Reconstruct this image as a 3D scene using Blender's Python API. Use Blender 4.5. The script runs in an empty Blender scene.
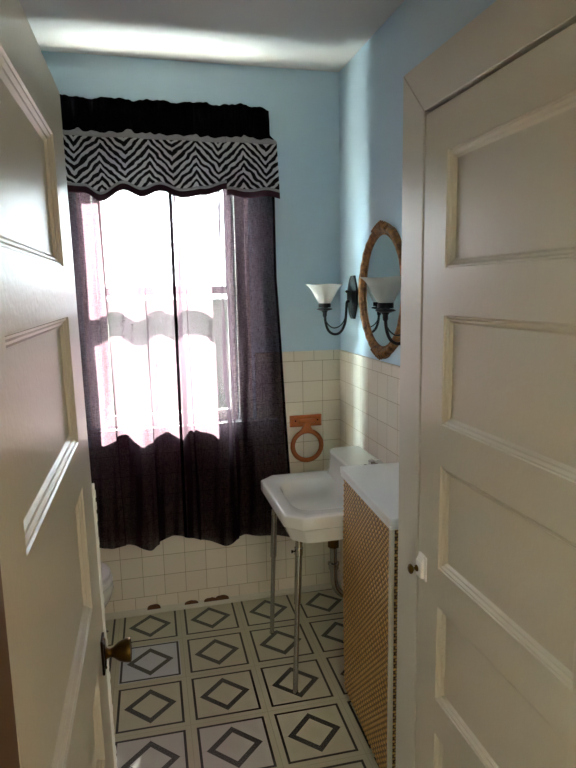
import bpy, bmesh, math, random
from mathutils import Vector, Matrix
random.seed(4)
scn = bpy.context.scene
C = scn.collection
PI = math.pi

# ---------------------------------------------------------------- materials
def lin(c):
    return tuple(((v/255)/12.92 if v/255 <= .04045 else ((v/255+.055)/1.055)**2.4) for v in c)

def mat(name):
    m = bpy.data.materials.new(name); m.use_nodes = True
    return m, m.node_tree, m.node_tree.nodes['Principled BSDF']

class N:
    """tiny node-math helper"""
    def __init__(s, nt): s.nt = nt
    def new(s, t, **kw):
        n = s.nt.nodes.new(t)
        for k, v in kw.items(): setattr(n, k, v)
        return n
    def put(s, sock, v):
        if isinstance(v, (int, float)): sock.default_value = v
        elif isinstance(v, tuple):
            sock.default_value = v if len(v) == len(sock.default_value) else (*v, 1)
        else: s.nt.links.new(v, sock)
    def m(s, op, a, b=0.0, c=None):
        n = s.new('ShaderNodeMath', operation=op)
        s.put(n.inputs[0], a); s.put(n.inputs[1], b)
        if c is not None: s.put(n.inputs[2], c)
        return n.outputs[0]
    def mix(s, f, a, b):
        n = s.new('ShaderNodeMix', data_type='RGBA')
        s.put(n.inputs[0], f); s.put(n.inputs[6], a); s.put(n.inputs[7], b)
        return n.outputs[2]
    def xyz(s):
        g = s.new('ShaderNodeTexCoord'); x = s.new('ShaderNodeSeparateXYZ')
        s.nt.links.new(g.outputs['Object'], x.inputs[0])
        return g.outputs['Object'], x.outputs
    def noise(s, vec, scale, detail=3.0, rough=.5):
        n = s.new('ShaderNodeTexNoise'); s.put(n.inputs['Vector'], vec)
        n.inputs['Scale'].default_value = scale; n.inputs['Detail'].default_value = detail
        n.inputs['Roughness'].default_value = rough
        return n.outputs['Fac']
    def bump(s, h, strength, dist, bsdf):
        b = s.new('ShaderNodeBump'); b.inputs['Strength'].default_value = strength
        b.inputs['Distance'].default_value = dist
        s.put(b.inputs['Height'], h); s.nt.links.new(b.outputs[0], bsdf.inputs['Normal'])

def plain(name, col, rough=.5, metal=0.0, noise=0.0, nscale=12, bump=0.0, bscale=60, spec=.5, coat=0.0):
    m, nt, b = mat(name); h = N(nt); c = lin(col)
    vec, _ = h.xyz()
    b.inputs['Roughness'].default_value = rough; b.inputs['Metallic'].default_value = metal
    b.inputs['Specular IOR Level'].default_value = spec
    b.inputs['Coat Weight'].default_value = coat; b.inputs['Coat Roughness'].default_value = .1
    f = h.noise(vec, nscale)
    c2 = tuple(v*(1-noise) for v in c)
    h.put(b.inputs['Base Color'], h.mix(f, c, c2))
    if bump: h.bump(h.noise(vec, bscale, 2.0), bump, .002, b)
    return m

M = {}
M['blue'] = plain('blue_wall_paint', (190, 214, 227), .55, noise=.06, nscale=2, bump=.15, bscale=90)
M['ceil'] = plain('ceiling_paint', (205, 203, 200), .8, noise=.05, nscale=2, bump=.15, bscale=50)
M['door'] = plain('door_enamel', (192, 185, 168), .33, noise=.05, nscale=5, bump=.35, bscale=70, spec=.55)
M['casing'] = plain('casing_enamel', (198, 193, 180), .38, noise=.04, nscale=4, bump=.25, bscale=60)
M['white'] = plain('white_enamel', (226, 226, 222), .3, noise=.03)
M['porcelain'] = plain('porcelain', (226, 227, 222), .1, noise=.02, spec=.6, coat=.4)
M['chrome'] = plain('chrome', (190, 188, 182), .17, 1.0, noise=.15, nscale=30)
M['brass'] = plain('aged_brass', (112, 86, 38), .28, 1.0, noise=.6, nscale=25)
M['brassdark'] = plain('tarnished_brass', (52, 38, 26), .4, 1.0, noise=.5, nscale=40)
M['iron'] = plain('oil_rubbed_iron', (44, 48, 50), .42, .6, noise=.4, nscale=60)
M['wood'] = plain('orange_pine', (190, 104, 46), .4, noise=.3, nscale=35)
M['brownjamb'] = plain('stained_jamb', (98, 66, 36), .45, noise=.2, nscale=8)
M['hallwood'] = plain('hall_oak', (150, 104, 62), .4, noise=.4, nscale=12)
M['hallwall'] = plain('hall_wall_paint', (205, 190, 165), .8, noise=.04)
M['chip'] = plain('old_brown_adhesive', (104, 66, 28), .85, noise=.6, nscale=90)
M['base'] = plain('base_strip', (208, 204, 190), .35, noise=.1, nscale=20)
M['glide'] = plain('plastic_glide', (214, 212, 190), .4)
M['rubber'] = plain('dark_gap', (28, 26, 24), .9)
M['rodwhite'] = plain('rod_enamel', (220, 220, 215), .4)
M['sash'] = plain('sash_paint', (214, 206, 196), .45, noise=.06)

# frosted shade
m, nt, b = mat('frosted_glass_shade'); h = N(nt)
b.inputs['Base Color'].default_value = (*lin((238, 237, 233)), 1)
b.inputs['Roughness'].default_value = .45
tr = h.new('ShaderNodeBsdfTranslucent'); tr.inputs[0].default_value = (*lin((232, 228, 220)), 1)
mx = h.new('ShaderNodeMixShader'); mx.inputs[0].default_value = .6
nt.links.new(b.outputs[0], mx.inputs[1]); nt.links.new(tr.outputs[0], mx.inputs[2])
nt.links.new(mx.outputs[0], nt.nodes['Material Output'].inputs[0]); M['shade'] = m

# window glass
m, nt, b = mat('window_glass'); h = N(nt); nt.nodes.remove(b)
t = h.new('ShaderNodeBsdfTransparent'); t.inputs[0].default_value = (.95, .97, .97, 1)
g = h.new('ShaderNodeBsdfGlossy'); g.inputs['Roughness'].default_value = .02
lw = h.new('ShaderNodeLayerWeight'); fq = h.m('ADD', h.m('MULTIPLY', h.m('POWER', lw.outputs['Facing'], 5.0), .9), .04)
mx = h.new('ShaderNodeMixShader'); h.put(mx.inputs[0], fq)
nt.links.new(t.outputs[0], mx.inputs[1]); nt.links.new(g.outputs[0], mx.inputs[2])
nt.links.new(mx.outputs[0], nt.nodes['Material Output'].inputs[0]); M['glass'] = m

# mirror glass
m, nt, b = mat('silvered_mirror')
b.inputs['Base Color'].default_value = (.72, .78, .78, 1); b.inputs['Metallic'].default_value = 1
b.inputs['Roughness'].default_value = .03; M['mirror'] = m

# gilt carved frame
m, nt, b = mat('antique_gilt'); h = N(nt); vec, _ = h.xyz()
f = h.noise(vec, 40, 4.0, .6); f = h.m('SMOOTH_MIN', h.m('MULTIPLY', h.m('SUBTRACT', f, .28), 3.0), 1.0, .1)
f = h.m('MAXIMUM', f, 0.0)
h.put(b.inputs['Base Color'], h.mix(f, lin((62, 34, 18)), lin((160, 112, 62))))
b.inputs['Metallic'].default_value = .45; b.inputs['Roughness'].default_value = .42
h.bump(h.noise(vec, 120, 3.0), .6, .004, b); M['gilt'] = m

def grid_tile(name, ax, off, t=.108, zt=1.2805):
    """cream wall tile with darker joints; ax 0 = runs along x, 1 = runs along y"""
    m, nt, b = mat(name); h = N(nt); vec, o = h.xyz()
    a, z = o[ax], o[2]
    def joint(v, w):   # 1 on the joint
        fr = h.m('FRACT', h.m('ADD', v, 100.0))
        d = h.m('MINIMUM', fr, h.m('SUBTRACT', 1.0, fr))
        return h.m('LESS_THAN', d, w)
    rz = h.m('DIVIDE', h.m('SUBTRACT', zt, z), t)
    cap = h.m('GREATER_THAN', z, zt)
    low = h.m('LESS_THAN', z, zt-11*t)
    shift = h.m('MULTIPLY', h.m('MAXIMUM', cap, low), .42)
    ra = h.m('ADD', h.m('DIVIDE', h.m('SUBTRACT', a, off), t), shift)
    jz = h.m('MULTIPLY', joint(rz, .0125), h.m('SUBTRACT', 1.0, h.m('MAXIMUM', h.m('GREATER_THAN', z, zt+.01), h.m('LESS_THAN', z, zt-11*t-.01))))
    j = h.m('MAXIMUM', jz, joint(ra, .0115))
    # each tile a touch different
    cmb = h.new('ShaderNodeCombineXYZ'); h.put(cmb.inputs[0], h.m('FLOOR', ra)); h.put(cmb.inputs[1], h.m('FLOOR', rz))
    wn = h.new('ShaderNodeTexWhiteNoise'); wn.noise_dimensions = '2D'; nt.links.new(cmb.outputs[0], wn.inputs['Vector'])
    base = h.mix(wn.outputs['Value'], lin((234, 225, 208)), lin((226, 217, 200)))
    h.put(b.inputs['Base Color'], h.mix(j, base, lin((168, 152, 122))))
    h.put(b.inputs['Roughness'], h.m('ADD', h.m('MULTIPLY', j, .5), .22))
    h.bump(h.m('SUBTRACT', 1.0, j), .4, .0015, b)
    return m
M['tile_x'] = grid_tile('wall_tile_back', 0, -.102)
M['tile_y'] = grid_tile('wall_tile_side', 1, -.10)

# floor : sheet pattern of outlined squares with speckled diamonds
m, nt, b = mat('patterned_floor'); h = N(nt); vec, o = h.xyz()
S, A, TH, X0, Y0 = .3011, .2594, -.0169, -1.4794, .2816
ct, st = math.cos(TH), math.sin(TH)
u = h.m('ADD', h.m('MULTIPLY', o[0], ct), h.m('MULTIPLY', o[1], st))
v = h.m('SUBTRACT', h.m('MULTIPLY', o[1], ct), h.m('MULTIPLY', o[0], st))
gu = h.m('DIVIDE', h.m('SUBTRACT', u, X0 + A/2), S)      # integer at the square's centre
gv = h.m('DIVIDE', h.m('SUBTRACT', v, Y0 - A/2), S)
cu = h.m('FLOOR', h.m('ADD', gu, .5)); cv = h.m('FLOOR', h.m('ADD', gv, .5))
du = h.m('MULTIPLY', h.m('ABSOLUTE', h.m('SUBTRACT', gu, cu)), S)
dv = h.m('MULTIPLY', h.m('ABSOLUTE', h.m('SUBTRACT', gv, cv)), S)
sq = h.m('MAXIMUM', du, dv); dm = h.m('ADD', du, dv)
def band(x, lo, hi): return h.m('MULTIPLY', h.m('GREATER_THAN', x, lo), h.m('LESS_THAN', x, hi))
line = band(sq, A/2-.0095, A/2); dia = band(dm, .0725, .1035)
seam = h.m('GREATER_THAN', sq, S/2-.0011)
faint = h.m('MULTIPLY', h.m('LESS_THAN', h.m('MINIMUM', du, dv), .0008), h.m('GREATER_THAN', dm, .1035))
faint = h.m('MULTIPLY', faint, h.m('LESS_THAN', sq, A/2-.0095))
sp = h.noise(vec, 260, 2.0, .7)
spk = h.m('GREATER_THAN', sp, .52)
inside = h.m('LESS_THAN', sq, A/2)
base = h.mix(h.noise(vec, 5, 3.0), lin((198, 194, 166)), lin((184, 181, 154)))
base = h.mix(h.m('MULTIPLY', inside, .25), base, lin((208, 204, 182)))
# one replaced, less yellowed square; two more carry sky light in their colour
def cell(a_, b_):
    return h.m('MULTIPLY', h.m('LESS_THAN', h.m('ABSOLUTE', h.m('SUBTRACT', cu, float(a_))), .3),
               h.m('LESS_THAN', h.m('ABSOLUTE', h.m('SUBTRACT', cv, float(b_))), .3))
pale = h.m('MULTIPLY', cell(1, -2), h.m('MULTIPLY', h.m('LESS_THAN', sq, A/2+.004), .85))
base = h.mix(pale, base, lin((198, 205, 212)))
skylit = h.m('MULTIPLY', h.m('MAXIMUM', cell(1, -4), cell(2, -4)), h.m('MULTIPLY', inside, .6))
base = h.mix(skylit, base, lin((200, 200, 200)))
dark = h.mix(spk, lin((48, 50, 44)), lin((96, 98, 88)))
dark2 = h.mix(spk, lin((38, 38, 32)), lin((62, 60, 50)))
c = h.mix(h.m('MULTIPLY', seam, .35), base, lin((120, 112, 92)))
c = h.mix(h.m('MULTIPLY', faint, .3), c, lin((130, 122, 100)))
c = h.mix(dia, c, dark); c = h.mix(line, c, dark2)
h.put(b.inputs['Base Color'], c); b.inputs['Roughness'].default_value = .3
h.bump(h.noise(vec, 7, 2.0), .25, .004, b); M['floor'] = m

# sheer plum curtain : open weave that closes up when the light comes in at a slant
def sheer(name, front, back, opn, trans=.5):
    m, nt, b = mat(name); h = N(nt); nt.nodes.remove(b); vec, o = h.xyz()
    lw = h.new('ShaderNodeLayerWeight'); lw.inputs[0].default_value = .5
    cosv = h.m('SUBTRACT', 1.0, lw.outputs['Facing'])
    open_ = h.m('MULTIPLY', h.m('MINIMUM', h.m('MAXIMUM', h.m('DIVIDE', h.m('SUBTRACT', cosv, .70), .22), 0.0), 1.0), opn)
    # slubs in the weave
    mp = h.new('ShaderNodeMapping'); mp.inputs['Scale'].default_value = (60, 60, 420); nt.links.new(vec, mp.inputs[0])
    n1 = h.noise(mp.outputs[0], 1.0, 2.0)
    mp2 = h.new('ShaderNodeMapping'); mp2.inputs['Scale'].default_value = (420, 420, 40); nt.links.new(vec, mp2.inputs[0])
    n2 = h.noise(mp2.outputs[0], 1.0, 2.0)
    sl = h.m('MAXIMUM', h.m('ADD', 1.0, h.m('MULTIPLY', h.m('SUBTRACT', h.m('ADD', n1, n2), 1.0), 2.0)), .1)
    open_ = h.m('MULTIPLY', open_, sl)
    tp = h.new('ShaderNodeBsdfTransparent'); tp.inputs[0].default_value = (1, .935, .955, 1)
    df = h.new('ShaderNodeBsdfDiffuse'); df.inputs[0].default_value = (*front, 1)
    tl = h.new('ShaderNodeBsdfTranslucent'); tl.inputs[0].default_value = (*back, 1)
    m1 = h.new('ShaderNodeMixShader'); m1.inputs[0].default_value = trans
    nt.links.new(df.outputs[0], m1.inputs[1]); nt.links.new(tl.outputs[0], m1.inputs[2])
    m2 = h.new('ShaderNodeMixShader'); h.put(m2.inputs[0], open_)
    nt.links.new(m1.outputs[0], m2.inputs[1]); nt.links.new(tp.outputs[0], m2.inputs[2])
    nt.links.new(m2.outputs[0], nt.nodes['Material Output'].inputs[0])
    return m
M['curtain'] = sheer('plum_sheer', lin((34, 14, 24)), (.0235, .0145, .0175), .105, .6)
M['hem'] = sheer('plum_sheer_doubled', lin((24, 12, 18)), (.03, .010, .016), .09, .45)
M['black'] = plain('black_valance_cloth', (9, 8, 9), .95, noise=.2, spec=.08)
M['plumband'] = plain('plum_band_cloth', (52, 20, 36), .85, noise=.2)

# zebra cloth : chevrons of wavy stripes, in metres of UV
m, nt, b = mat('zebra_cloth'); h = N(nt)
uvn = h.new('ShaderNodeUVMap'); sx = h.new('ShaderNodeSeparateXYZ'); nt.links.new(uvn.outputs[0], sx.inputs[0])
U, V = sx.outputs[0], sx.outputs[1]
nv = h.noise(uvn.outputs[0], 11, 2.0)
Uw = h.m('ADD', U, h.m('MULTIPLY', h.m('SUBTRACT', nv, .5), .022))
pp = h.m('DIVIDE', Uw, .208)
fr = h.m('FRACT', h.m('ADD', pp, 100.0)); tri = h.m('MINIMUM', fr, h.m('SUBTRACT', 1.0, fr))  # 0 at a peak, .5 in a valley
bend = h.m('POWER', h.m('MULTIPLY', tri, 2.0), .95)
ph = h.m('ADD', h.m('MULTIPLY', V, 29.0), h.m('MULTIPLY', bend, 3.0))
ph = h.m('ADD', ph, h.m('MULTIPLY', h.m('SUBTRACT', h.noise(uvn.outputs[0], 24, 3.0), .5), 1.0))
stp = h.m('SINE', h.m('MULTIPLY', ph, 2*PI))
thr = h.m('MULTIPLY', h.m('SUBTRACT', h.noise(uvn.outputs[0], 17, 2.0), .5), 1.2)
k = h.m('GREATER_THAN', h.m('ADD', stp, thr), -.12)
h.put(b.inputs['Base Color'], h.mix(k, lin((212, 213, 214)), lin((12, 11, 12))))
b.inputs['Roughness'].default_value = .85
tl = h.new('ShaderNodeBsdfTranslucent'); h.put(tl.inputs[0], h.mix(k, lin((215, 215, 215)), lin((14, 12, 14))))
mx = h.new('ShaderNodeMixShader'); mx.inputs[0].default_value = .25
nt.links.new(b.outputs[0], mx.inputs[1]); nt.links.new(tl.outputs[0], mx.inputs[2])
nt.links.new(mx.outputs[0], nt.nodes['Material Output'].inputs[0]); M['zebra'] = m
M['whitecloth'] = plain('white_ruffle_cloth', (172, 172, 175), .9, noise=.1)

# woven hamper front
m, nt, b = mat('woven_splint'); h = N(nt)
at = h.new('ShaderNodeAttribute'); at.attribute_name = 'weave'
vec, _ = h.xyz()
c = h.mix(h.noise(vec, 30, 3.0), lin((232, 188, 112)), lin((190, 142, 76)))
h.put(b.inputs['Base Color'], h.mix(at.outputs['Fac'], lin((58, 36, 16)), c))  # gaps coloured dark brown to stand for shade between the strands
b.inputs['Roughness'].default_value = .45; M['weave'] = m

# ---------------------------------------------------------------- mesh helpers
def mesh_obj(name, bm, material, parent=None, smooth=False, angle=None):
    me = bpy.data.meshes.new(name); bm.normal_update(); bm.to_mesh(me); bm.free()
    me.materials.append(material)
    if smooth:
        for p in me.polygons: p.use_smooth = True
        if angle is not None:
            me.set_sharp_from_angle(angle=math.radians(angle))
    o = bpy.data.objects.new(name, me); C.objects.link(o)
    if parent:
        o.parent = parent
    return o

def box(bm, x0, x1, y0, y1, z0, z1, bev=0.0, M4=None):
    r = bmesh.ops.create_cube(bm, size=1)
    vs = r['verts']
    bmesh.ops.scale(bm, vec=(abs(x1-x0), abs(y1-y0), abs(z1-z0)), verts=vs)
    bmesh.ops.translate(bm, vec=((x0+x1)/2, (y0+y1)/2, (z0+z1)/2), verts=vs)
    if bev:
        es = list({e for v_ in vs for e in v_.link_edges})
        rr = bmesh.ops.bevel(bm, geom=es, offset=bev, segments=2, profile=.6, affect='EDGES')
        vs = list({v_ for f_ in rr['faces'] for v_ in f_.verts} | {v_ for v_ in vs if v_.is_valid})
    if M4 is not None: bmesh.ops.transform(bm, matrix=M4, verts=vs)
    return vs

def loft(bm, rings, close=True, cap=True):
    """rings: lists of points, all the same length"""
    R = [[bm.verts.new(p) for p in r] for r in rings]
    n = len(R[0])
    for a, b_ in zip(R, R[1:]):
        for i in range(n if close else n-1):
            j = (i+1) % n
            bm.faces.new((a[i], a[j], b_[j], b_[i]))
    if cap:
        bm.faces.new(list(reversed(R[0]))); bm.faces.new(R[-1])
    return R

def lathe(bm, prof, origin=(0, 0, 0), axis='Z', seg=28, cap=True):
    o = Vector(origin); rings = []
    for r, t in prof:
        ring = []
        for i in range(seg):
            a = 2*PI*i/seg; c_, s_ = r*math.cos(a), r*math.sin(a)
            if axis == 'Z': p = (c_, s_, t)
            elif axis == 'X': p = (t, c_, s_)
            else: p = (c_, t, s_)
            ring.append(o+Vector(p))
        rings.append(ring)
    loft(bm, rings, True, cap)

def tube(bm, pts, r, seg=10, rr=None):
    pts = [Vector(p) for p in pts]; rings = []
    up = Vector((0, 0, 1)); prev = None
    for i, p in enumerate(pts):
        d = (pts[min(i+1, len(pts)-1)]-pts[max(i-1, 0)]).normalized()
        if prev is None:
            a = d.cross(up)
            if a.length < .1: a = d.cross(Vector((1, 0, 0)))
            a.normalize()
        else:
            a = (prev - d*prev.dot(d)).normalized()
        prev = a; b_ = d.cross(a)
        q = rr[i] if rr else r
        rings.append([p+a*(q*math.cos(2*PI*k/seg))+b_*(q*math.sin(2*PI*k/seg)) for k in range(seg)])
    loft(bm, rings)

def curve_pts(ctrl, n=8):
    """Catmull-Rom through control points"""
    P = [Vector(c_) for c_ in ctrl]; P = [2*P[0]-P[1]]+P+[2*P[-1]-P[-2]]; out = []
    for i in range(1, len(P)-2):
        for k in range(n):
            t = k/n; a, b_, c_, d = P[i-1:i+3]
            out.append(.5*((2*b_)+(c_-a)*t+(2*a-5*b_+4*c_-d)*t*t+(3*b_-a-3*c_+d)*t**3))
    out.append(P[-2]); return out

def interp(kn, x):
    """smooth 1-D interpolation through (x, y) knots"""
    if x <= kn[0][0]: return kn[0][1]
    for (a, ya), (b_, yb) in zip(kn, kn[1:]):
        if x <= b_:
            t = (x-a)/(b_-a); t = t*t*(3-2*t); return ya+(yb-ya)*t
    return kn[-1][1]

def thing(name, label, cat, loc=(0, 0, 0), rotz=0, group=None):
    o = bpy.data.objects.new(name, None); C.objects.link(o)
    o.empty_display_size = .05
    o.location = loc; o.rotation_euler = (0, 0, rotz); o['label'] = label; o['category'] = cat
    if group: o['group'] = group
    return o
def struct(name, bm, material, parent=None, smooth=False):
    o = mesh_obj(name, bm, material, parent, smooth)
    if parent is None: o['kind'] = 'structure'
    return o
def sempty(name, loc=(0, 0, 0), rotz=0):
    o = bpy.data.objects.new(name, None); C.objects.link(o); o.location = loc
    o.rotation_euler = (0, 0, rotz); o['kind'] = 'structure'; return o

# ---------------------------------------------------------------- room shell
H = 2.702; XL = -1.95; YF = -2.41; YH = -4.9
WX0, WX1, WZ0, WZ1 = -1.207, -.548, 1.0, 2.34          # window opening
bm = bmesh.new()
box(bm, XL-.1, WX0, 0, .16, 0, H); box(bm, WX1, .1, 0, .16, 0, H)
box(bm, WX0, WX1, 0, .16, 0, WZ0-.02); box(bm, WX0, WX1, 0, .16, WZ1, H)
struct('wall_back', bm, M['blue'])
bm = bmesh.new(); box(bm, 0, .1, -1.481, 0, 0, H); struct('wall_right', bm, M['blue'])
bm = bmesh.new(); box(bm, XL-.1, XL, YF, 0, 0, H); struct('wall_left', bm, M['blue'])
bm = bmesh.new()                                           # closet bump-out
CX = -.31
box(bm, CX, .1, -1.58, -1.482, 0, H); box(bm, CX, CX+.1, -1.602, -1.58, 0, H)
box(bm, CX, CX+.1, -2.31, -1.602, 2.07, H); box(bm, CX, CX+.1, YF, -2.31, 0, H)
box(bm, .3, .34, YF, -1.58, 0, H)
struct('wall_closet', bm, M['blue'])
bm = bmesh.new(); box(bm, -.45+XL-.4, 1.3, YF-.13, .2, H, H+.1); struct('ceiling', bm, M['ceil'])
bm = bmesh.new()
box(bm, XL-.1, -1.205, YF-.12, YF, 0, H); box(bm, -.33, 1.2, YF-.12, YF, 0, H)
box(bm, -1.205, -.33, YF-.12, YF, 2.12, H)
struct('wall_front', bm, M['hallwall'])
bm = bmesh.new(); box(bm, XL, .34, YF-.12, .16, -.05, 0); struct('floor', bm, M['floor'])
bm = bmesh.new(); box(bm, -2.4, 1.2, YH, YF-.12, -.05, 0); struct('floor_hall', bm, M['hallwood'])
bm = bmesh.new(); box(bm, -2.4, 1.2, YH, YF-.12, 2.6, H); struct('ceiling_hall', bm, M['ceil'])
bm = bmesh.new(); box(bm, -2.5, -2.4, YH, YF-.12, 0, H); struct('wall_hall_left', bm, M['hallwall'])
bm = bmesh.new(); box(bm, 1.2, 1.3, YH, YF-.12, 0, H); struct('wall_hall_right', bm, M['hallwall'])
bm = bmesh.new(); box(bm, -2.5, 1.3, YH-.1, YH, 0, H); struct('wall_hall_back', bm, M['hallwall'])

# tiled wainscots with a rounded cap row
def wainscot(name, along, a0, a1, material, gaps=()):
    bm = bmesh.new(); zt = 1.3315
    spans = [(a0, a1, 0, zt)]
    if gaps: g0, g1, gz = gaps; spans = [(a0, g0, 0, zt), (g1, a1, 0, zt), (g0, g1, 0, gz)]
    for s0, s1, z0, z1 in spans:
        d = .007
        prof = [(0, z0), (-d, z0), (-d, z1-.006), (-d*.6, z1-.0015), (0, z1)]
        R = []
        for s in (s0, s1):
            R.append([(s, p, z) if along == 'x' else (p, s, z) for p, z in prof])
        loft(bm, R)
    bmesh.ops.recalc_face_normals(bm, faces=bm.faces)
    return struct(name, bm, material)
wainscot('trim_1', 'x', XL, 0, M['tile_x'], (WX0-.09, WX1+.09, .90))
wainscot('trim_2', 'y', -1.48, -.007, M['tile_y'])
bm = bmesh.new(); box(bm, XL, XL+.007, YF, 0, 0, 1.33); struct('trim_3', bm, M['tile_y'])

# base strip with chips showing brown adhesive
bm = bmesh.new()
prof = [(-.007, 0), (-.021, 0), (-.019, .009), (-.0125, .017), (-.0095, .026), (-.007, .03)]
loft(bm, [[(s, p, z) for p, z in prof] for s in (XL, 0)])
bmesh.ops.recalc_face_normals(bm, faces=bm.faces)
bb = struct('baseboard_back', bm, M['base'])
for cx_, w_, hh in ((-1.028, .034, .025), (-.835, .036, .018), (-.735, .034, .019), (-.674, .038, .024)):
    bm = bmesh.new(); n = 12
    f0 = []; f1 = []
    for i in range(n+1):
        a = PI*i/n; x = cx_+w_*math.cos(a); z = .022+(hh-.003*random.random())*math.sin(a)**.8
        f0.append((x, -.0125 if z > .03 else -.0165, z)); f1.append((x, -.006, z))
    loft(bm, [f0, f1]); bmesh.ops.recalc_face_normals(bm, faces=bm.faces)
    mesh_obj('chipped_patch', bm, M['chip'], bb)

# ---------------------------------------------------------------- window
win = sempty('window_1')
def wpart(name, boxes, material=M['sash'], parent=win, bev=.002):
    bm = bmesh.new()
    for b_ in boxes: box(bm, *b_, bev=bev)
    return mesh_obj(name, bm, material, parent)
cw = .060
wpart('casing', [(WX0-cw, WX0, -.022, 0, WZ0, WZ1+cw), (WX1, WX1+cw, -.022, 0, WZ0, WZ1+cw), (WX0, WX1, -.022, 0, WZ1, WZ1+cw),
                 (WX0-cw-.006, WX0-cw+.012, -.03, 0, WZ0, WZ1+cw), (WX1+cw-.012, WX1+cw+.006, -.03, 0, WZ0, WZ1+cw),
                 (WX0-.014, WX0, -.028, 0, WZ0, WZ1), (WX1, WX1+.014, -.028, 0, WZ0, WZ1)])
wpart('jamb', [(WX0-.02, WX0, 0.001, .15, WZ0, WZ1), (WX1, WX1+.02, 0.001, .15, WZ0, WZ1), (WX0, WX1, 0.001, .15, WZ1-.01, WZ1+.01)])
wpart('stool', [(-1.31, -.35, -.052, 0, .966, .99), (WX0, WX1, -.001, .15, .966, .99)], M['white'])
wpart('apron', [(-1.28, -.38, -.024, -.006, .89, .966)])
sw = .037
def sash(name, y0, y1, z0, z1, low, top):
    s = wpart(name, [(WX0+.004, WX0+sw, y0, y1, z0, z1), (WX1-sw, WX1-.004, y0, y1, z0, z1),
                     (WX0+sw, WX1-sw, y0, y1, z0, z0+low), (WX0+sw, WX1-sw, y0, y1, z1-top, z1)])
    bm = bmesh.new(); ym = (y0+y1)/2
    box(bm, WX0+sw-.005, WX1-sw+.005, ym-.002, ym+.002, z0+low-.005, z1-top+.005)
    mesh_obj('pane', bm, M['glass'], s)
sash('lower_sash', .022, .056, .990, 1.672, .055, .038)
sash('upper_sash', .060, .094, 1.632, WZ1-.01, .038, .05)

# ---------------------------------------------------------------- doors
def panel_door(root, y0, y1, zs, panels, th, material, hand, stile):
    """leaf in local coords: face at x=0 looking towards +x*hand, thickness behind; y0 < y1; stile = (at y0, at y1)"""
    d = hand
    pa, pb = y0+stile[0], y1-stile[1]
    zb, zt = zs
    bm = bmesh.new()
    cuts = [zb]+[z for p in sorted(panels) for z in p]+[zt]
    box(bm, -d*th, 0, y0, pa, zb, zt); box(bm, -d*th, 0, pb, y1, zb, zt)
    for i in range(0, len(cuts), 2):
        box(bm, -d*th, 0, pa, pb, cuts[i], cuts[i+1])
    bmesh.ops.remove_doubles(bm, verts=bm.verts, dist=1e-5)
    mesh_obj('stiles_and_rails', bm, material, root)
    for z0, z1 in panels:
        bm = bmesh.new()
        rings = []
        for off, dep in ((0, .0), (.002, -.0035), (.0055, -.004), (.010, -.0085), (.014, -.0095), (.019, -.0150), (.022, -.0155)):
            x = d*dep
            rings.append([(x, pa+off, z0+off), (x, pb-off, z0+off), (x, pb-off, z1-off), (x, pa+off, z1-off)])
        R = [[bm.verts.new(p) for p in r] for r in rings]
        for a, b_ in zip(R, R[1:]):
            for i in range(4): bm.faces.new((a[i], a[(i+1) % 4], b_[(i+1) % 4], b_[i]))
        bm.faces.new(R[-1])
        back = [bm.verts.new((-d*(th-.008), q[1], q[2])) for q in rings[0]]
        bm.faces.new(list(reversed(back)))
        for i in range(4): bm.faces.new((R[0][i], back[i], back[(i+1) % 4], R[0][(i+1) % 4]))
        bmesh.ops.recalc_face_normals(bm, faces=bm.faces)
        mesh_obj('panel', bm, material, root)

# open entrance door, left
LA = .0122
d1 = sempty('door_1', (-1.142, -1.5448, 0), -LA); d1.rotation_euler.y = -.0095
panel_door(d1, -.850, 0, (.012, 2.073),
           [(.24, .50), (.600, .822), (.969, 1.245), (1.341, 1.600), (1.699, 1.949)], .036, M['door'], 1, (.118, .172))
bm = bmesh.new(); box(bm, -.037, .0062, .0005, .0075, .40, 1.195, bev=.001)  # white strip added for the bright sliver of light along the door edge
for k in range(26):                                    # uneven outline to the added strip
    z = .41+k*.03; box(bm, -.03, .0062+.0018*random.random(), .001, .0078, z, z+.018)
mesh_obj('edge_glint_strip', bm, M['white'], d1)
bm = bmesh.new(); box(bm, 0, .006, -.086, -.040, .750, .836, bev=.002)
box(bm, .005, .009, -.078, -.048, .762, .824, bev=.002)
esc = mesh_obj('escutcheon', bm, M['brassdark'], d1)
for z in (.756, .830):
    bm = bmesh.new(); lathe(bm, [(.004, .006), (.0035, .0085), (.001, .0095)], (0, -.063, z), 'X', 10); mesh_obj('screw', bm, M['brass'], esc)
bm = bmesh.new()
lathe(bm, [(.016, .009), (.012, .014), (.0105, .020), (.0125, .026), (.018, .033), (.0225, .040), (.0255, .048), (.0275, .056), (.0285, .063), (.0280, .0665), (.0255, .0672), (.024, .0655), (.010, .0655), (.001, .0660)], (0, -.063, .793), 'X', 36)
mesh_obj('knob', bm, M['brass'], d1, True, 40)
for z in (.25, 1.85):
    bm = bmesh.new(); lathe(bm, [(.006, -.045), (.006, .045)], (-.030, -.854, z), 'Z', 12)
    box(bm, -.03, -.003, -.8535, -.8505, z-.045, z+.045); mesh_obj('hinge', bm, M['brassdark'], d1)

# doorway frame round the camera
bm = bmesh.new()
box(bm, -1.205, -1.162, -2.545, -2.404, 0, 2.12, bev=.002); box(bm, -1.17, -.365, -2.545, -2.415, 2.085, 2.12, bev=.002)
box(bm, -.365, -.33, -2.545, -2.415, 0, 2.12, bev=.002)
struct('trim_4', bm, M['brownjamb'])

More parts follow.
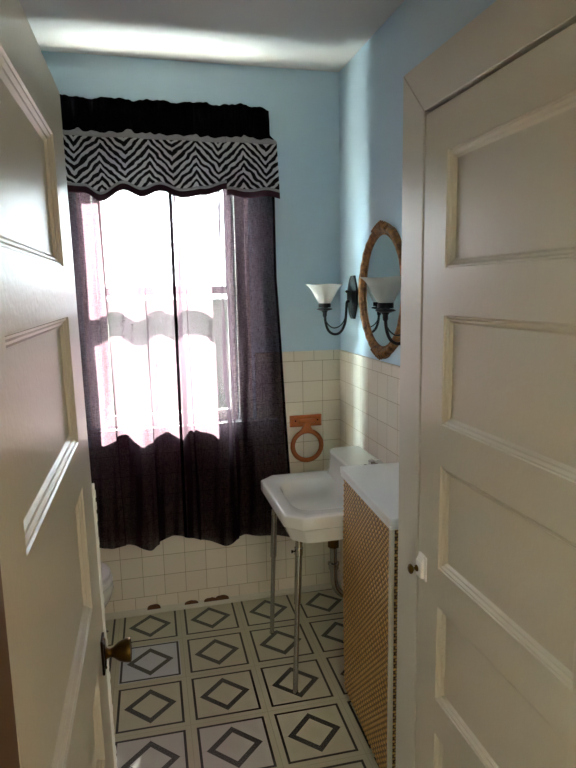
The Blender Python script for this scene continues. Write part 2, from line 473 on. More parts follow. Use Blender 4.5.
# closet door, right
d2 = sempty('door_2', (-.3295, 0, 0))
panel_door(d2, -2.305, -1.608, (.012, 2.053),
           [(.20, .494), (.593, .851), (.952, 1.216), (1.318, 1.581), (1.689, 1.950)], .034, M['door'], -1, (.105, .108))
for z in (.3, 1.8):
    bm = bmesh.new(); lathe(bm, [(.006, -.045), (.006, .045)], (-.004, -2.309, z), 'Z', 12); mesh_obj('hinge', bm, M['casing'], d2)
# casing
bm = bmesh.new(); FX = -.332
def strip(pts, x0, x1):
    loft(bm, [[(x0, y, z) for y, z in pts], [(x1, y, z) for y, z in pts]])
cy0, cy1, cz0, cz1 = -1.4815, -1.602, 2.181, 2.063
hy1, hy0 = -2.312, -2.405
strip([(cy0, 0), (cy0, cz0), (cy1-.0, cz1), (cy1, 0)], FX, CX)
strip([(cy0, cz0), (hy0, cz0), (hy1, cz1), (cy1, cz1)], FX, CX)
strip([(hy1, 0), (hy1, cz1), (hy0, cz0), (hy0, 0)], FX, CX)
bmesh.ops.recalc_face_normals(bm, faces=bm.faces)
bmesh.ops.bevel(bm, geom=list(bm.edges), offset=.0016, segments=1, affect='EDGES')
struct('trim_5', bm, M['casing'])
bm = bmesh.new(); box(bm, CX+.014, CX+.1, -1.605, -1.6015, 0, 2.065); box(bm, CX+.014, CX+.1, -2.31, -1.605, 2.0615, 2.066)
box(bm, CX+.03, CX+.05, -2.31, -1.602, 0, 2.066); struct('trim_6', bm, plain('door_rebate_paint', (104, 92, 72), .6))

# latch on the closet door
lt = thing('door_latch', 'small white painted latch box with a round brass knob on the closet door edge', 'latch', (-.3295, -1.63, .918))
bm = bmesh.new(); box(bm, -.013, 0, -.020, .012, -.026, .018, bev=.002)
box(bm, -.004, 0, -.028, .016, -.032, .034, bev=.001); mesh_obj('latch_body', bm, M['white'], lt)
bm = bmesh.new()
loft(bm, [[(-.012, -.018, .018), (0, -.018, .018), (0, -.018, .036), (-.004, -.018, .036)], [(-.012, .009, .018), (0, .009, .018), (0, .009, .036), (-.004, .009, .036)]])
bmesh.ops.recalc_face_normals(bm, faces=bm.faces); mesh_obj('strike_bracket', bm, M['white'], lt)
bm = bmesh.new(); lathe(bm, [(.009, -.0132), (.0085, -.016), (.004, -.018), (.0035, -.022), (.008, -.025), (.0125, -.029), (.0135, -.032), (.012, -.035), (.006, -.0375), (.001, -.038)], (0, .004, -.006), 'X', 24)
mesh_obj('turn_knob', bm, M['brass'], lt, True, 45)

# ---------------------------------------------------------------- curtains
def fold_y(x, kn): return interp(kn, x)
KN = [(-1.31, -.084), (-1.23, -.100), (-1.14, -.064), (-1.04, -.112), (-.93, -.066), (-.852, -.094), (-.80, -.062), (-.72, -.074),
      (-.63, -.114), (-.55, -.070), (-.47, -.118), (-.40, -.128), (-.31, -.160)]
HEM = [(-1.31, .425), (-1.268, .42), (-1.164, .417), (-1.036, .391), (-.981, .426), (-.887, .441), (-.773, .401), (-.657, .371), (-.536, .405), (-.415, .407), (-.31, .40)]
def curtain(label, xa, xb, tucks, shift, hem_side):
    root = thing('window_curtain', label, 'curtain', ((xa+xb)/2, 0, .40), 0, None)
    ox, oz = (xa+xb)/2, .40
    # parametrise across, adding narrow S-tucks where the cloth doubles over itself
    pts = []; n = 210
    xs = [xa+(xb-xa)*i/n for i in range(n+1)]
    nz = 90
    bm = bmesh.new(); grid = []
    for j in range(nz+1):
        t = j/nz; row = []
        for x in xs:
            zb = interp(HEM, x); z = 2.40+(zb-2.40)*t
            y = fold_y(x, KN)
            xx = x
            for tx, tw, td, drift in tucks:
                c_ = tx+drift*t; q = (x-c_)/tw
                g_ = math.exp(-q*q)
                y -= td*g_*(.55+.45*math.sin(3.1*t+tx*9)); xx += tw*1.7*q*g_*-.75
            amp = min(1, .55+.9*t) ; y = -.105+(y+.09)*amp + shift + .012*min(1, t*1.5)
            y += .0018*math.sin(x*55+z*7)+.0012*math.sin(x*130-z*11)
            if z < .99: y -= .012*min(1, (.99-z)/.3)
            # gather slightly inward near the rod
            y = min(y, -.0565)
            q = abs(x+.85)/.46
            lean = q*(.030*t if x < -.85 else -.053+.042*min(1, max(0, (t-.35)/.5))-.035*max(0, 1-t/.12))
            row.append(bm.verts.new((xx-ox+lean, y, z-oz)))
        grid.append(row)
    for j in range(nz):
        for i in range(n):
            bm.faces.new((grid[j][i], grid[j][i+1], grid[j+1][i+1], grid[j+1][i]))
    def edgecopy(cols, rows, nm):
        b2 = bmesh.new()
        G = [[b2.verts.new(grid[j][i].co+Vector((0, -.0022, 0))) for i in cols] for j in rows]
        for a, b_ in zip(G, G[1:]):
            for i in range(len(cols)-1): b2.faces.new((a[i], a[i+1], b_[i+1], b_[i]))
        mesh_obj(nm, b2, M['hem'], root, True)
    for hs in hem_side:
        edgecopy(range(0, 5) if hs == 'L' else range(n-5, n+1), range(nz+1), 'side_hem')
    mesh_obj('cloth', bm, M['curtain'], root, True)
    return root
curtain('left sheer plum curtain panel hanging in front of the sunlit window', -1.31, -.846,
        [(-1.178, .012, .022, .012), (-.992, .010, .016, .0)], 0.0, ('R',))
curtain('right sheer plum curtain panel reaching down beside the wall-hung towel ring', -.862, -.312,
        [(-.578, .010, .020, .0), (-.80, .008, .012, .02)], -.003, ('L', 'R'))

# rod
rod = thing('curtain_rod', 'white curtain rod carrying the zebra valance above the window', 'curtain rod', (-.845, -.13, 2.43))
bm = bmesh.new(); lathe(bm, [(.008, -.445), (.008, .435)], (0, 0, 0), 'X', 14); mesh_obj('pole', bm, M['rodwhite'], rod, True, 40)
for s in (-1, 1):
    bm = bmesh.new(); box(bm, s*.42-.008, s*.42+.008, -.004, .13, -.004, .004); box(bm, s*.42-.012, s*.42+.012, .124, .13, -.03, .03)
    mesh_obj('bracket', bm, M['rodwhite'], rod)

# valances
def valance(label, xa, xb, yoff, zhem, ztop, gath, uoff):
    root = thing('valance', label, 'valance', ((xa+xb)/2, -.12, 2.05))
    ox, oy, oz = (xa+xb)/2, -.12, 2.05
    n = int((xb-xa)/.0035)
    zbk = lambda x: 2.335-.006*(x+1.3)
    def yf(x, z):
        a = .010*math.sin(x*27+1)+.005*math.sin(x*61+2)
        k = min(1, max(0, (2.45-z)/.3)); s_ = .25+.75*k
        y = -.152+yoff+a*s_
        for c_, w_, d_ in gath:
            y -= d_*math.exp(-((x-c_)/w_)**2)*s_
        if z > 2.33: y += .003*math.sin(x*150)*1+.002*math.sin(x*263+1)
        return y
    def sheet(name, z0f, z1f, nz, material, dy=0, uv=False, push=None):
        bm = bmesh.new(); uvl = bm.loops.layers.uv.new('UVMap'); G = []
        for j in range(nz+1):
            row = []
            for i in range(n+1):
                x = xa+(xb-xa)*i/n; z = z0f(x)+(z1f(x)-z0f(x))*j/nz
                fl = .012*(max(0, x-xb+.15) if xb > -.5 else min(0, x-xa-.15))/.15*max(0, (2.4-z)/.3)
                y = yf(x, z)+dy+(push(x, j/nz) if push else 0)
                if z > 2.32: fl -= .030*max(0, x-xa)/abs(xb-xa)*(1 if xb > -.5 else 0)*min(1, (z-2.32)/.03)
                row.append(bm.verts.new((x+fl-ox, y-oy, z-oz)))
            G.append(row)
        for j in range(nz):
            for i in range(n):
                f_ = bm.faces.new((G[j][i], G[j][i+1], G[j+1][i+1], G[j+1][i]))
                if uv:
                    for lp, (ii, jj) in zip(f_.loops, ((i, j), (i+1, j), (i+1, j+1), (i, j+1))):
                        x = xa+(xb-xa)*ii/n
                        z = z0f(x)+(z1f(x)-z0f(x))*jj/nz
                        lp[uvl].uv = (x+uoff, z)
        o = mesh_obj(name, bm, material, root, True)
        md = o.modifiers.new('thickness', 'SOLIDIFY'); md.thickness = .0012; md.offset = 0
        return o
    top = lambda x: ztop(x)+.0028*math.sin(x*71)+.0012*math.sin(x*167+1)+.0045*math.sin(x*33)
    sheet('rod_pocket', lambda x: zbk(x)-.004, top, 16, M['black'], 0, push=lambda x, t: -.008*math.exp(-((t-.62)/.2)**2))
    # white heading ruffle with little tufts
    tuft = lambda x: .0035*math.sin(x*90)+.009*sum(math.exp(-((x-c_)/.012)**2) for c_ in [q[0] for q in gath]+[xa+.09, xa+.31])
    sheet('heading_ruffle', lambda x: zbk(x)-.018, lambda x: zbk(x)+.002+tuft(x), 3, M['whitecloth'], -.003, push=lambda x, t: -.006*t)
    sheet('zebra_skirt', lambda x: zhem(x)+.030, lambda x: zbk(x)-.012, 20, M['zebra'], 0, True)
    sheet('white_piping', lambda x: zhem(x)+.024, lambda x: zhem(x)+.036, 1, M['whitecloth'], -.0022)
    sheet('plum_border', lambda x: zhem(x)-.004, lambda x: zhem(x)+.028, 3, M['plumband'], -.0012)
    return root
ZH = [(-1.31, 2.086), (-1.22, 2.084), (-1.160, 2.052), (-1.06, 2.098), (-.985, 2.072), (-.90, 2.100), (-.80, 2.070), (-.70, 2.086), (-.60, 2.112)]
valance('long zebra-print valance with black rod pocket across the left and middle of the window', -1.322, -.592, 0, lambda x: interp(ZH, x),
        lambda x: 2.476+.003*(x+1.3), [(-1.03, .03, .016), (-.93, .02, .012), (-.73, .018, .012)], 1.15)
ZH2 = [(-.60, 2.082), (-.50, 2.072), (-.42, 2.086), (-.34, 2.066)]
valance('short zebra-print valance hanging lower at the right end of the rod', -.600, -.366, -.012, lambda x: interp(ZH2, x),
        lambda x: 2.475-.03*max(0, (x+.40)/.05), [(-.50, .02, .010)], 1.145)

# ---------------------------------------------------------------- towel ring
tr_ = thing('towel_ring', 'wooden towel ring hanging on the cream tiled wall beside the curtain', 'towel ring', (-.199, -.008, .965))
bm = bmesh.new()
loft(bm, [[(-.086, 0, -.030), (.086, 0, -.030), (.086, 0, .030), (-.086, 0, .030)],
          [(-.086, -.012, -.030), (.086, -.012, -.030), (.086, -.012, .030), (-.086, -.012, .030)],
          [(-.078, -.018, -.022), (.078, -.018, -.022), (.078, -.018, .022), (-.078, -.018, .022)]])
bmesh.ops.recalc_face_normals(bm, faces=bm.faces); mesh_obj('backplate', bm, M['wood'], tr_)
bm = bmesh.new(); lathe(bm, [(.001, -.045), (.010, -.044), (.0125, -.038), (.0125, .038), (.010, .044), (.001, .045)], (-.002, -.030, .002), 'X', 18)
box(bm, -.04, -.026, -.03, -.015, -.006, .01); box(bm, .022, .036, -.03, -.015, -.006, .01)
mesh_obj('hanger_dowel', bm, M['wood'], tr_, True, 40)
for s in (-.058, .062):
    bm = bmesh.new(); lathe(bm, [(.0045, -.018), (.004, -.0205), (.001, -.021)], (s, 0, .003), 'Y', 12); mesh_obj('screw', bm, M['brassdark'], tr_, True, 40)
bm = bmesh.new()
R0, r0, zc = .078, .0115, -.130
rings = []
for i in range(64):
    a = 2*PI*i/64; d_ = Vector((math.sin(a), 0, math.cos(a)))
    rad = R0; rings.append([Vector((0, -.030, zc))+d_*(rad+.0125*math.cos(b_))+Vector((0, 1, 0))*(.0085*math.sin(b_)) for b_ in [2*PI*k/12 for k in range(12)]])
R = [[bm.verts.new(p) for p in r] for r in rings]
for i in range(64):
    a, b_ = R[i], R[(i+1) % 64]
    for k in range(12): bm.faces.new((a[k], a[(k+1) % 12], b_[(k+1) % 12], b_[k]))
# flared neck that wraps the dowel
out = [(-.052, -.066), (-.028, -.040), (-.015, -.012), (-.011, .012), (.009, .012), (.013, -.012), (.026, -.040), (.050, -.066), (.02, -.052), (0, -.049), (-.02, -.052)]
loft(bm, [[(x, -.0385, z) for x, z in out], [(x, -.0215, z) for x, z in out]])
bmesh.ops.recalc_face_normals(bm, faces=bm.faces)
mesh_obj('ring', bm, M['wood'], tr_, True, 40)

# ---------------------------------------------------------------- mirror
MY, MZ, MA, MB = -.585, 1.634, .246, .276
mr = thing('oval_mirror', 'oval wall mirror in a carved gilt frame above the sink', 'mirror', (0, MY, MZ))
def ell(a, b_, t, x): return (x, a*math.cos(t), b_*math.sin(t))
bm = bmesh.new(); NN = 160; rings = []
prof = [(-.042, -.010), (-.040, -.016), (-.036, -.017), (-.033, -.013), (-.028, -.019), (-.020, -.026), (-.012, -.027), (-.005, -.021), (-.001, -.013), (0, -.001), (-.038, -.001)]
for i in range(NN):
    t = 2*PI*i/NN
    orn = .5+.5*math.cos(t*28)
    crest = math.exp(-((t-PI/2)/.22)**2)+math.exp(-((t-3*PI/2)/.22)**2)+.35*(math.exp(-((t-PI)/.35)**2)+math.exp(-(min(t, 2*PI-t)/.35)**2))
    scal = .0022*math.sin(t*10)+.0015*orn
    ring = []
    for k, (o_, x) in enumerate(prof):
        w = max(0, (o_+.032)/.032)
        e = o_+(scal+.012*crest*max(0, math.sin(t*0+PI/2)))*w
        ht = x*(1+.12*orn*w*(1 if 4 < k < 8 else 0)+.25*crest*(1 if 3 < k < 8 else 0))
        ring.append((ht, (MA+e)*math.cos(t), (MB+e)*math.sin(t)))
    rings.append(ring)
R = [[bm.verts.new(p) for p in r] for r in rings]
for i in range(NN):
    a, b_ = R[i], R[(i+1) % NN]
    for k in range(len(prof)): bm.faces.new((a[k], a[(k+1) % len(prof)], b_[(k+1) % len(prof)], b_[k]))
bmesh.ops.recalc_face_normals(bm, faces=bm.faces)
fr_ = mesh_obj('frame', bm, M['gilt'], mr, True, 60)
for s in (1, -1):                                   # carved crest leaves top and bottom
    bm = bmesh.new()
    for k in range(-4, 5):
        t = s*PI/2+k*.075; L = .022*(1-abs(k)*.13)
        c0 = Vector((-.026, (MA-.012)*math.cos(t), (MB-.012)*math.sin(t))); dd = Vector((0, math.cos(t), math.sin(t)))
        sd = Vector((0, -math.sin(t), math.cos(t)))
        tip = c0+dd*(L+.008)+Vector((.006, 0, 0))
        rr_ = [[c0+sd*(.007*math.cos(q))+Vector((-.010*math.sin(q), 0, 0)) for q in [2*PI*z/8 for z in range(8)]],
               [c0+dd*L*.6+sd*(.009*math.cos(q))+Vector((-.008*math.sin(q), 0, 0)) for q in [2*PI*z/8 for z in range(8)]],
               [tip+sd*(.002*math.cos(q))+Vector((-.003*math.sin(q), 0, 0)) for q in [2*PI*z/8 for z in range(8)]]]
        loft(bm, rr_)
    bmesh.ops.recalc_face_normals(bm, faces=bm.faces)
    mesh_obj('carved_crest', bm, M['gilt'], fr_, True, 50)
bm = bmesh.new()
vs = [bm.verts.new(ell(MA-.040, MB-.040, 2*PI*i/96, -.0095)) for i in range(96)]; f_ = bm.faces.new(vs)
vb = [bm.verts.new(ell(MA-.040, MB-.040, 2*PI*i/96, -.003)) for i in range(96)]; bm.faces.new(list(reversed(vb)))
for i in range(96): bm.faces.new((vs[i], vb[i], vb[(i+1) % 96], vs[(i+1) % 96]))
bmesh.ops.recalc_face_normals(bm, faces=bm.faces)
mesh_obj('mirror_glass', bm, M['mirror'], mr)

# ---------------------------------------------------------------- sconces
def sconce(y, z, label):
    s = thing('wall_sconce', label, 'wall light', (0, y, z), 0, 'sconces either side of the mirror')
    bm = bmesh.new()
    def octa(w, hgt, c_, x): return [(x, -w, -hgt+c_*2), (x, -w+c_, -hgt), (x, w-c_, -hgt), (x, w, -hgt+c_*2), (x, w, hgt-c_*2), (x, w-c_, hgt), (x, -w+c_, hgt), (x, -w, hgt-c_*2)]
    loft(bm, [octa(.056, .104, .036, 0), octa(.056, .104, .036, -.010), octa(.046, .090, .030, -.018), octa(.036, .072, .024, -.024), octa(.024, .05, .016, -.025)])
    bmesh.ops.recalc_face_normals(bm, faces=bm.faces)
    bp = mesh_obj('backplate', bm, M['iron'], s)
    bm = bmesh.new(); lathe(bm, [(.003, -.024), (.003, -.034), (.006, -.036), (.007, -.040), (.003, -.044), (.001, -.045)], (0, 0, .028), 'X', 14); mesh_obj('finial', bm, M['iron'], bp, True, 40)
    bm = bmesh.new()
    tube(bm, curve_pts([(-.022, 0, -.022), (-.036, 0, -.020), (-.040, 0, -.050), (-.046, 0, -.120), (-.068, 0, -.165), (-.100, 0, -.177), (-.130, 0, -.160), (-.146, 0, -.120), (-.150, 0, -.070)], 7), .0062, 12)
    mesh_obj('arm', bm, M['iron'], s, True)
    bm = bmesh.new()
    tube(bm, curve_pts([(-.042, 0, -.085), (-.055, 0, -.118), (-.078, 0, -.140), (-.106, 0, -.146), (-.130, 0, -.132), (-.147, 0, -.108)], 6), .0028, 8)
    mesh_obj('scroll', bm, M['iron'], s, True)
    bm = bmesh.new()
    lathe(bm, [(.007, -.092), (.010, -.085), (.010, -.070), (.016, -.062), (.036, -.056), (.038, -.053), (.030, -.050), (.016, -.048), (.016, -.046), (.029, -.045), (.030, -.030), (.027, -.026), (.001, -.026)], (-.150, 0, 0), 'Z', 26)
    mesh_obj('socket_cup', bm, M['iron'], s, True, 35)
    bm = bmesh.new(); seg = 64; rings = []
    prof = [(.024, -.028), (.031, -.022), (.040, -.006), (.050, .013), (.060, .032), (.073, .050), (.088, .062)]
    def ring(r, zz, k, ins=0):
        o_ = []
        for i in range(seg):
            a = 2*PI*i/seg; l4 = k*k*(.5+.5*math.cos(4*a))
            q = r*(1+.10*l4-.05*k*k)-ins
            o_.append((-.150+q*math.cos(a), q*math.sin(a), zz+.004*l4))
        return o_
    for k, (r, zz) in enumerate(prof): rings.append(ring(r, zz, k/6))
    for k in range(len(prof)-1, -1, -1):
        r, zz = prof[k]; rings.append(ring(r, zz+.0005, k/6, .0028))
    loft(bm, rings)
    bmesh.ops.recalc_face_normals(bm, faces=bm.faces)
    mesh_obj('glass_shade', bm, M['shade'], s, True, 60)
    return s
sconce(-.210, 1.606, 'black iron sconce nearest the window corner, its white glass shade clear of the mirror')
sconce(-.950, 1.620, 'black iron sconce whose white glass shade stands in front of the oval mirror')

# ---------------------------------------------------------------- sink
sk = thing('console_sink', 'white porcelain sink on two chrome legs with chamfered front corners', 'sink', (-.25, -.58, 0))
SO = Vector((-.25, -.58, 0))
def P_(x, y, z): return Vector((x, y, z))-SO
def outline(x0, x1, y0, y1, ch, z, r=None):   # clockwise list with chamfered front (x0) corners, densified
    base = [(x1, y0), (x0+ch, y0), (x0, y0+ch), (x0, y1-ch), (x0+ch, y1), (x1, y1)]
    o_ = []
    for i in range(6):
        a, b_ = base[i], base[(i+1) % 6]
        for k in range(8): t = k/8; o_.append((a[0]+(b_[0]-a[0])*t, a[1]+(b_[1]-a[1])*t, z))
    return o_
def inner(cx_, cy_, a, b_, z, p=4.2):
    """superellipse with as many points as outline, started at matching angle"""
    o_ = []
    ref = outline(-.512, -.012, -.876, -.284, .063, z)
    for x, y, _ in ref:
        t = math.atan2((y-cy_)/b_, (x-cx_)/a); ct_, st_ = math.cos(t), math.sin(t)
        q = (abs(ct_)**p+abs(st_)**p)**(-1/p)
        o_.append((cx_+a*q*ct_, cy_+b_*q*st_, z))
    return o_
X0_, X1_, YA, YB = -.512, -.012, -.876, -.284
bm = bmesh.new()
rings = [outline(X0_+.050, X1_, YA+.022, YB-.050, .045, .662),
         outline(X0_+.030, X1_, YA+.012, YB-.034, .052, .668),
         outline(X0_+.011, X1_, YA+.007, YB-.010, .060, .716),
         outline(X0_+.007, X1_, YA+.007, YB-.007, .061, .722),
         outline(X0_, X1_, YA, YB, .063, .726),
         outline(X0_, X1_, YA, YB, .063, .766),
         outline(X0_+.003, X1_, YA+.003, YB-.003, .062, .7715),
         outline(X0_+.009, X1_, YA+.009, YB-.009, .060, .7735),
         outline(X0_+.022, X1_-.01, YA+.022, YB-.022, .055, .772)]
bx, by = -.300, -.585
rings += [inner(bx, by, .156, .205, .770), inner(bx, by, .150, .199, .764), inner(bx, by, .142, .190, .745), inner(bx, by, .130, .176, .705), inner(bx, by, .112, .152, .678), inner(bx, by, .07, .10, .671, 2.4), inner(bx, by, .018, .018, .669, 2)]
rings = [[Vector(p)-SO for p in r] for r in rings]
loft(bm, rings)
bmesh.ops.recalc_face_normals(bm, faces=bm.faces)
mesh_obj('basin', bm, M['porcelain'], sk, True, 50)
# raised back ledge with rounded corners
bm = bmesh.new()
def ledge(xf, y0, y1, z, r):
    pts = [(-.010, y0)]
    for k in range(7): a = PI/2*k/6; pts.append((xf+r-r*math.sin(a), y0+r-r*math.cos(a)))
    for k in range(7): a = PI/2*k/6; pts.append((xf+r-r*math.cos(a), y1-r+r*math.sin(a)))
    pts.append((-.010, y1)); return [P_(x, y, z) for x, y in pts]
loft(bm, [ledge(-.182, YA+.006, YB-.006, .768, .05), ledge(-.172, YA+.008, YB-.008, .80, .05), ledge(-.168, YA+.010, YB-.010, .862, .05), ledge(-.171, YA+.008, YB-.008, .870, .05), ledge(-.171, YA+.008, YB-.008, .878, .05), ledge(-.166, YA+.012, YB-.012, .884, .048)])
bmesh.ops.recalc_face_normals(bm, faces=bm.faces)
mesh_obj('back_ledge', bm, M['porcelain'], sk, True, 40)
# legs
for y in (-.361, -.811):
    bm = bmesh.new()
    lathe(bm, [(.009, 0), (.012, .003), (.012, .012), (.0105, .016), (.0105, .40), (.0105, .64)], P_(-.478, y, 0), 'Z', 18)
    lg = mesh_obj('leg', bm, M['chrome'], sk, True, 40)
    bm = bmesh.new(); lathe(bm, [(.0108, .392), (.0145, .395), (.0145, .600), (.0172, .603), (.0172, .632), (.0145, .636), (.0145, .665), (.019, .668), (.019, .676)], P_(-.478, y, 0), 'Z', 20)
    mesh_obj('upper_sleeve', bm, M['chrome'], lg, True, 30)
    bm = bmesh.new(); lathe(bm, [(.003, -.0172), (.003, -.024), (.0065, -.0245), (.0065, -.030), (.002, -.031)], P_(-.478, y, .618), 'X', 12)
    ts = mesh_obj('thumb_screw', bm, M['brassdark'], lg, True, 30)
    for q in [lg]+list(lg.children):
        for v_ in q.data.vertices: v_.co.x += .026*v_.co.z/.67
# drain: brass nut, tailpiece, trap bend
bm = bmesh.new(); tube(bm, curve_pts([P_(-.235, -.585, .668), P_(-.235, -.585, .60), P_(-.235, -.585, .42), P_(-.232, -.585, .345), P_(-.215, -.585, .300), P_(-.175, -.585, .272), P_(-.130, -.585, .285), P_(-.105, -.585, .33), P_(-.085, -.585, .37), P_(-.012, -.585, .38)], 6), .0165, 18)
dp = mesh_obj('drain_pipe', bm, M['chrome'], sk, True, 50)
bm = bmesh.new(); lathe(bm, [(.017, .508), (.026, .512), (.026, .548), (.024, .554), (.017, .557)], P_(-.235, -.585, 0), 'Z', 8); mesh_obj('slip_nut', bm, M['brass'], dp)
bm = bmesh.new(); lathe(bm, [(.017, .405), (.023, .408), (.023, .425), (.0265, .428), (.0265, .436), (.017, .44)], P_(-.235, -.585, 0), 'Z', 20); mesh_obj('slip_nut', bm, M['chrome'], dp, True, 30)
# taps on the ledge
for y in (-.715,):
    bm = bmesh.new()
    lathe(bm, [(.022, .883), (.022, .888), (.012, .892), (.010, .915), (.014, .918), (.014, .926), (.001, .928)], P_(-.095, y, 0), 'Z', 18)
    tube(bm, [P_(-.095, y, .902), P_(-.135, y, .912), P_(-.170, y, .900), P_(-.176, y, .880)], .008, 10)
    tp_ = mesh_obj('tap', bm, M['chrome'], sk, True, 40)
    bm = bmesh.new(); tube(bm, [P_(-.12, y, .932), P_(-.07, y, .932)], .005, 8); tube(bm, [P_(-.095, y-.025, .932), P_(-.095, y+.025, .932)], .005, 8)
    mesh_obj('cross_handle', bm, M['white'], tp_)
bm = bmesh.new(); lathe(bm, [(.019, .671), (.019, .673), (.001, .6735)], P_(bx, by, 0), 'Z', 18); mesh_obj('drain_ring', bm, M['chrome'], sk)

# ---------------------------------------------------------------- hamper
ax_, ay_ = -.287, -.885; ex_, ey_ = -.317, -1.405
ang = math.atan2(ex_-ax_, -(ey_-ay_))         # slight twist
hp = thing('wicker_hamper', 'tall woven wicker hamper with a white lid standing beside the sink', 'hamper', (ax_, ay_, 0), ang)
# local frame: front face at x=0 looking -x, runs along -y for L, depth +x
L = math.hypot(ex_-ax_, ey_-ay_); D = .235; zb, zt = .045, .932
def weave_sheet(n_u, n_v, fn):
    bm = bmesh.new(); G = []; val = []
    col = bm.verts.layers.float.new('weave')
    for j in range(n_v+1):
        row = []
        for i in range(n_u+1):
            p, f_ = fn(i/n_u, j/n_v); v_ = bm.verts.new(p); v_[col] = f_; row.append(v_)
        G.append(row)
    for j in range(n_v):
        for i in range(n_u): bm.faces.new((G[j][i], G[j][i+1], G[j+1][i+1], G[j+1][i]))
    return bm
def wpat(a, z):
    """twill weave: slanting floats"""
    p, q = .0220, .0105
    s = (a/p+.5*z/q) ; row = math.floor(z/q); fz = z/q-row
    fa = (a/p+row*.5) % 1.0
    hgt = (math.sin(PI*fa)**.55)*(math.sin(PI*fz)**.5) if 0 < fz < 1 else 0
    hgt = max(0, hgt); rnd = .8+.2*math.sin(row*12.9+math.floor(a/p+row*.5)*78.2)
    return hgt*rnd
def front(u_, v_):
    a = -L*u_; z = zb+(zt-zb)*v_; w = wpat(L*u_, z)
    bow = .004*math.sin(PI*v_)
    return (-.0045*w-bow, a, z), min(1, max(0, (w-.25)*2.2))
bm = weave_sheet(250, 440, front); bmesh.ops.reverse_faces(bm, faces=bm.faces) if False else None
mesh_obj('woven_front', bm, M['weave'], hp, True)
def side(u_, v_):
    x = .0+D*u_; z = zb+(zt-zb)*v_; w = wpat(D*u_, z)
    return (x, -L-.0045*w, z), min(1, max(0, (w-.25)*2.2))
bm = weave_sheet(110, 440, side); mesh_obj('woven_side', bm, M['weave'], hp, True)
def side2(u_, v_):
    x = .0+D*u_; z = zb+(zt-zb)*v_; w = wpat(D*u_, z)
    return (x, .0045*w, z), min(1, max(0, (w-.25)*2.2))
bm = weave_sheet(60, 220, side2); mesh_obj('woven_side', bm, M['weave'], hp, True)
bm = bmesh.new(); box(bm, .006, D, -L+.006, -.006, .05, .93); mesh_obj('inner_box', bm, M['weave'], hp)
bm = bmesh.new(); box(bm, -.009, .006, -L-.009, -L+.004, .03, .934, bev=.003); mesh_obj('corner_post', bm, M['casing'], hp)
for q0, q1 in ((-L-.009, -L+.008), (-.004, .01)):
    bm = bmesh.new(); box(bm, D-.002, D+.014, q0, q1, .03, .934, bev=.003); mesh_obj('corner_post', bm, M['casing'], hp)
bm = bmesh.new(); box(bm, -.014, D+.018, -L-.018, .014, .944, .970, bev=.004); mesh_obj('lid', bm, M['white'], hp)
bm = bmesh.new(); box(bm, -.011, D+.016, -L-.015, .011, .932, .942, bev=.002); mesh_obj('lid_rim', bm, M['white'], hp)
for x, y in ((.02, -.02), (.022, -.115), (.02, -L+.03), (D-.02, -.03), (D-.02, -L+.03)):
    bm = bmesh.new(); lathe(bm, [(.006, 0), (.010, .004), (.011, .02), (.009, .046), (.006, .05)], (x, y, 0), 'Z', 14); mesh_obj('glide_foot', bm, M['glide'], hp, True, 40)

# ---------------------------------------------------------------- toilet
tl_ = thing('toilet', 'white porcelain toilet mostly hidden behind the open door', 'toilet', (-1.45, -.45, 0))
def egg(xt, xb, w, z, n=40):
    """egg outline, tip at xt (front), back at xb"""
    o_ = []
    cx_ = xt-(xt-xb)*.42
    for i in range(n):
        a = 2*PI*i/n; c_, s_ = math.cos(a), math.sin(a)
        rx = (xt-cx_) if c_ > 0 else (cx_-xb)
        o_.append((cx_+rx*c_+1.45, w*s_*(1 if c_ < 0 else (1-.10*c_)), z))
    return o_
bm = bmesh.new()
loft(bm, [egg(-1.33, -1.80, .12, 0), egg(-1.335, -1.80, .115, .03), egg(-1.34, -1.78, .10, .12), egg(-1.31, -1.78, .105, .20), egg(-1.245, -1.76, .14, .28), egg(-1.205, -1.74, .17, .345), egg(-1.192, -1.73, .183, .385), egg(-1.193, -1.73, .185, .405), egg(-1.20, -1.73, .18, .412),
          egg(-1.24, -1.62, .13, .410), egg(-1.26, -1.60, .115, .36), egg(-1.32, -1.55, .06, .26)])
bmesh.ops.recalc_face_normals(bm, faces=bm.faces); mesh_obj('bowl', bm, M['porcelain'], tl_, True, 50)
bm = bmesh.new()
loft(bm, [egg(-1.197, -1.67, .182, .418), egg(-1.192, -1.67, .187, .424), egg(-1.194, -1.67, .186, .436), egg(-1.20, -1.67, .18, .441)])
mesh_obj('seat', bm, M['white'], tl_, True, 40)
bm = bmesh.new()
loft(bm, [egg(-1.201, -1.67, .180, .445), egg(-1.198, -1.67, .183, .450), egg(-1.201, -1.67, .181, .462), egg(-1.22, -1.66, .165, .470), egg(-1.30, -1.6, .09, .474)])
mesh_obj('lid', bm, M['white'], tl_, True, 40)
bm = bmesh.new(); box(bm, -1.93+1.45, -1.745+1.45, -.23, .23, .40, .76, bev=.02); mesh_obj('tank', bm, M['porcelain'], tl_, True, 40)
bm = bmesh.new(); box(bm, -1.935+1.45, -1.735+1.45, -.24, .24, .76, .79, bev=.008); mesh_obj('tank_lid', bm, M['porcelain'], tl_, True, 40)
bm = bmesh.new(); box(bm, -1.745+1.45, -1.725+1.45, .12, .18, .69, .705, bev=.003); mesh_obj('flush_handle', bm, M['chrome'], tl_)

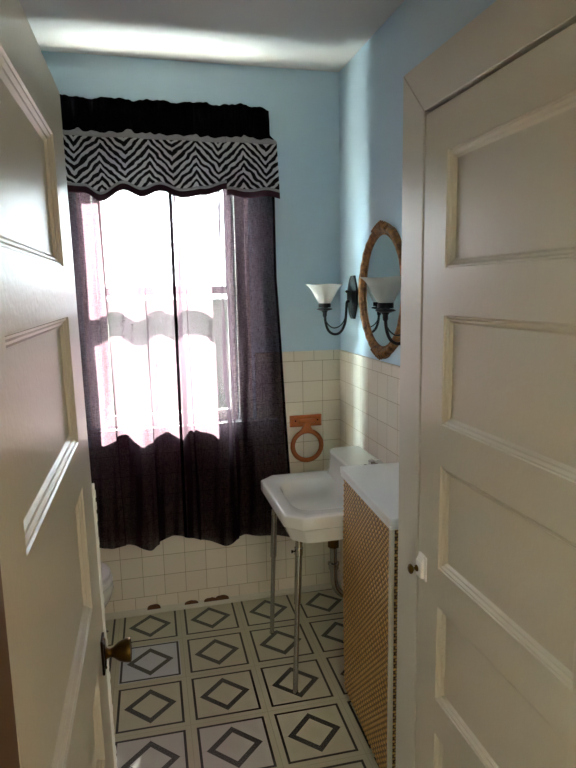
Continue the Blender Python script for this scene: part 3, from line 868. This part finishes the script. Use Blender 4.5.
# ---------------------------------------------------------------- light
w = bpy.data.worlds.new('sky'); scn.world = w; w.use_nodes = True
bg = w.node_tree.nodes['Background']; bg.inputs[0].default_value = (.75, .95, .97, 1); bg.inputs[1].default_value = 30
sun = bpy.data.lights.new('sun', 'SUN'); sun.energy = 175; sun.angle = math.radians(.6); sun.color = (.98, 1, .93)
so = bpy.data.objects.new('sun', sun); C.objects.link(so); so.location = (1, 3, 5)
so.rotation_euler = Vector((-.45, -1, -1.12)).to_track_quat('-Z', 'Y').to_euler()
# pale ground outside, seen only through the window
bm = bmesh.new(); box(bm, -200, 200, .5, 400, -3.1, -3.0); gm = plain('pale_concrete', (30, 33, 29), .95, spec=0.0, noise=.4, nscale=.5)
struct('ground_outside', bm, gm)
bm = bmesh.new(); box(bm, -3.2, 1.5, .17, 2.1, .30, .36); struct('bounce_slab', bm, plain('bounce_white', (172, 172, 172), .6))  # unseen slab added below the window to bounce sun onto the ceiling
# unseen lamp added behind the camera as warm fill
hl = thing('hall_fill_lamp', 'round white glass fill lamp added unseen in the hall behind the viewer', 'ceiling lamp', (-.5, -3.9, 2.6))
bm = bmesh.new(); lathe(bm, [(.001, -.10), (.06, -.095), (.11, -.07), (.13, -.03), (.13, -.004)], (0, 0, 0), 'Z', 32, cap=False)
gmat, gnt, gb = mat('fill_globe'); gb.inputs['Base Color'].default_value = (.9, .85, .75, 1)
gb.inputs['Emission Color'].default_value = (1, .82, .60, 1); gb.inputs['Emission Strength'].default_value = 2
mesh_obj('glass_bowl', bm, gmat, hl, True)
bm = bmesh.new(); lathe(bm, [(.14, -.012), (.14, 0)], (0, 0, 0), 'Z', 32); mesh_obj('canopy', bm, M['white'], hl)
al = bpy.data.lights.new('hall_fill_light', 'AREA'); al.shape = 'DISK'; al.size = .26; al.energy = 2.5; al.color = (1, .72, .45)
ao = bpy.data.objects.new('hall_fill_light', al); C.objects.link(ao); ao.location = (-.5, -3.9, 2.49)

# fill light with a frame round it, added on the unseen hall wall
w2 = sempty('hall_fill_frame', (-.7, YH, 1.6))
bm = bmesh.new()
for q in ((-.60, -.52, 0, .03, -.75, .75), (.52, .60, 0, .03, -.75, .75), (-.52, .52, 0, .03, .67, .75), (-.52, .52, 0, .03, -.75, -.67)): box(bm, *q)
mesh_obj('casing', bm, M['casing'], w2)
hw = bpy.data.lights.new('hall_fill_panel', 'AREA'); hw.shape = 'RECTANGLE'; hw.size = 1.0; hw.size_y = 1.3; hw.energy = 3; hw.color = (.96, .98, 1.0)
ho = bpy.data.objects.new('hall_fill_panel', hw); C.objects.link(ho); ho.location = (-.7, YH+.03, 1.6)
ho.rotation_euler = (PI/2, 0, 0)

# ---------------------------------------------------------------- camera
F, RX, RY, RZ, CXX, CYY, CZZ = 598.877, -.1550, .0176, -.2398, -1.0202, -2.9959, 1.6445
cam = bpy.data.cameras.new('camera'); co = bpy.data.objects.new('camera', cam); C.objects.link(co)
cam.sensor_fit = 'VERTICAL'; cam.sensor_height = 36; cam.lens = 36*F/768; cam.clip_start = .02
Rm = Matrix.Rotation(RZ, 3, 'Z') @ Matrix.Rotation(RX, 3, 'X') @ Matrix.Rotation(RY, 3, 'Y')
# columns: right, forward, up  ->  blender camera axes right, up, back
r_, f__, u__ = Rm.col[0], Rm.col[1], Rm.col[2]
mw = Matrix((( r_[0], u__[0], -f__[0]), (r_[1], u__[1], -f__[1]), (r_[2], u__[2], -f__[2]))).to_4x4()
mw.translation = (CXX, CYY, CZZ); co.matrix_world = mw
scn.camera = co
scn.view_settings.view_transform = 'Standard'; scn.view_settings.look = 'None'
scn.view_settings.gamma = 1; scn.view_settings.use_curve_mapping = False
scn.view_settings.exposure = 1.9
scn.cycles.max_bounces = 14; scn.cycles.diffuse_bounces = 8; scn.cycles.transparent_max_bounces = 24
scn.cycles.sample_clamp_indirect = 20
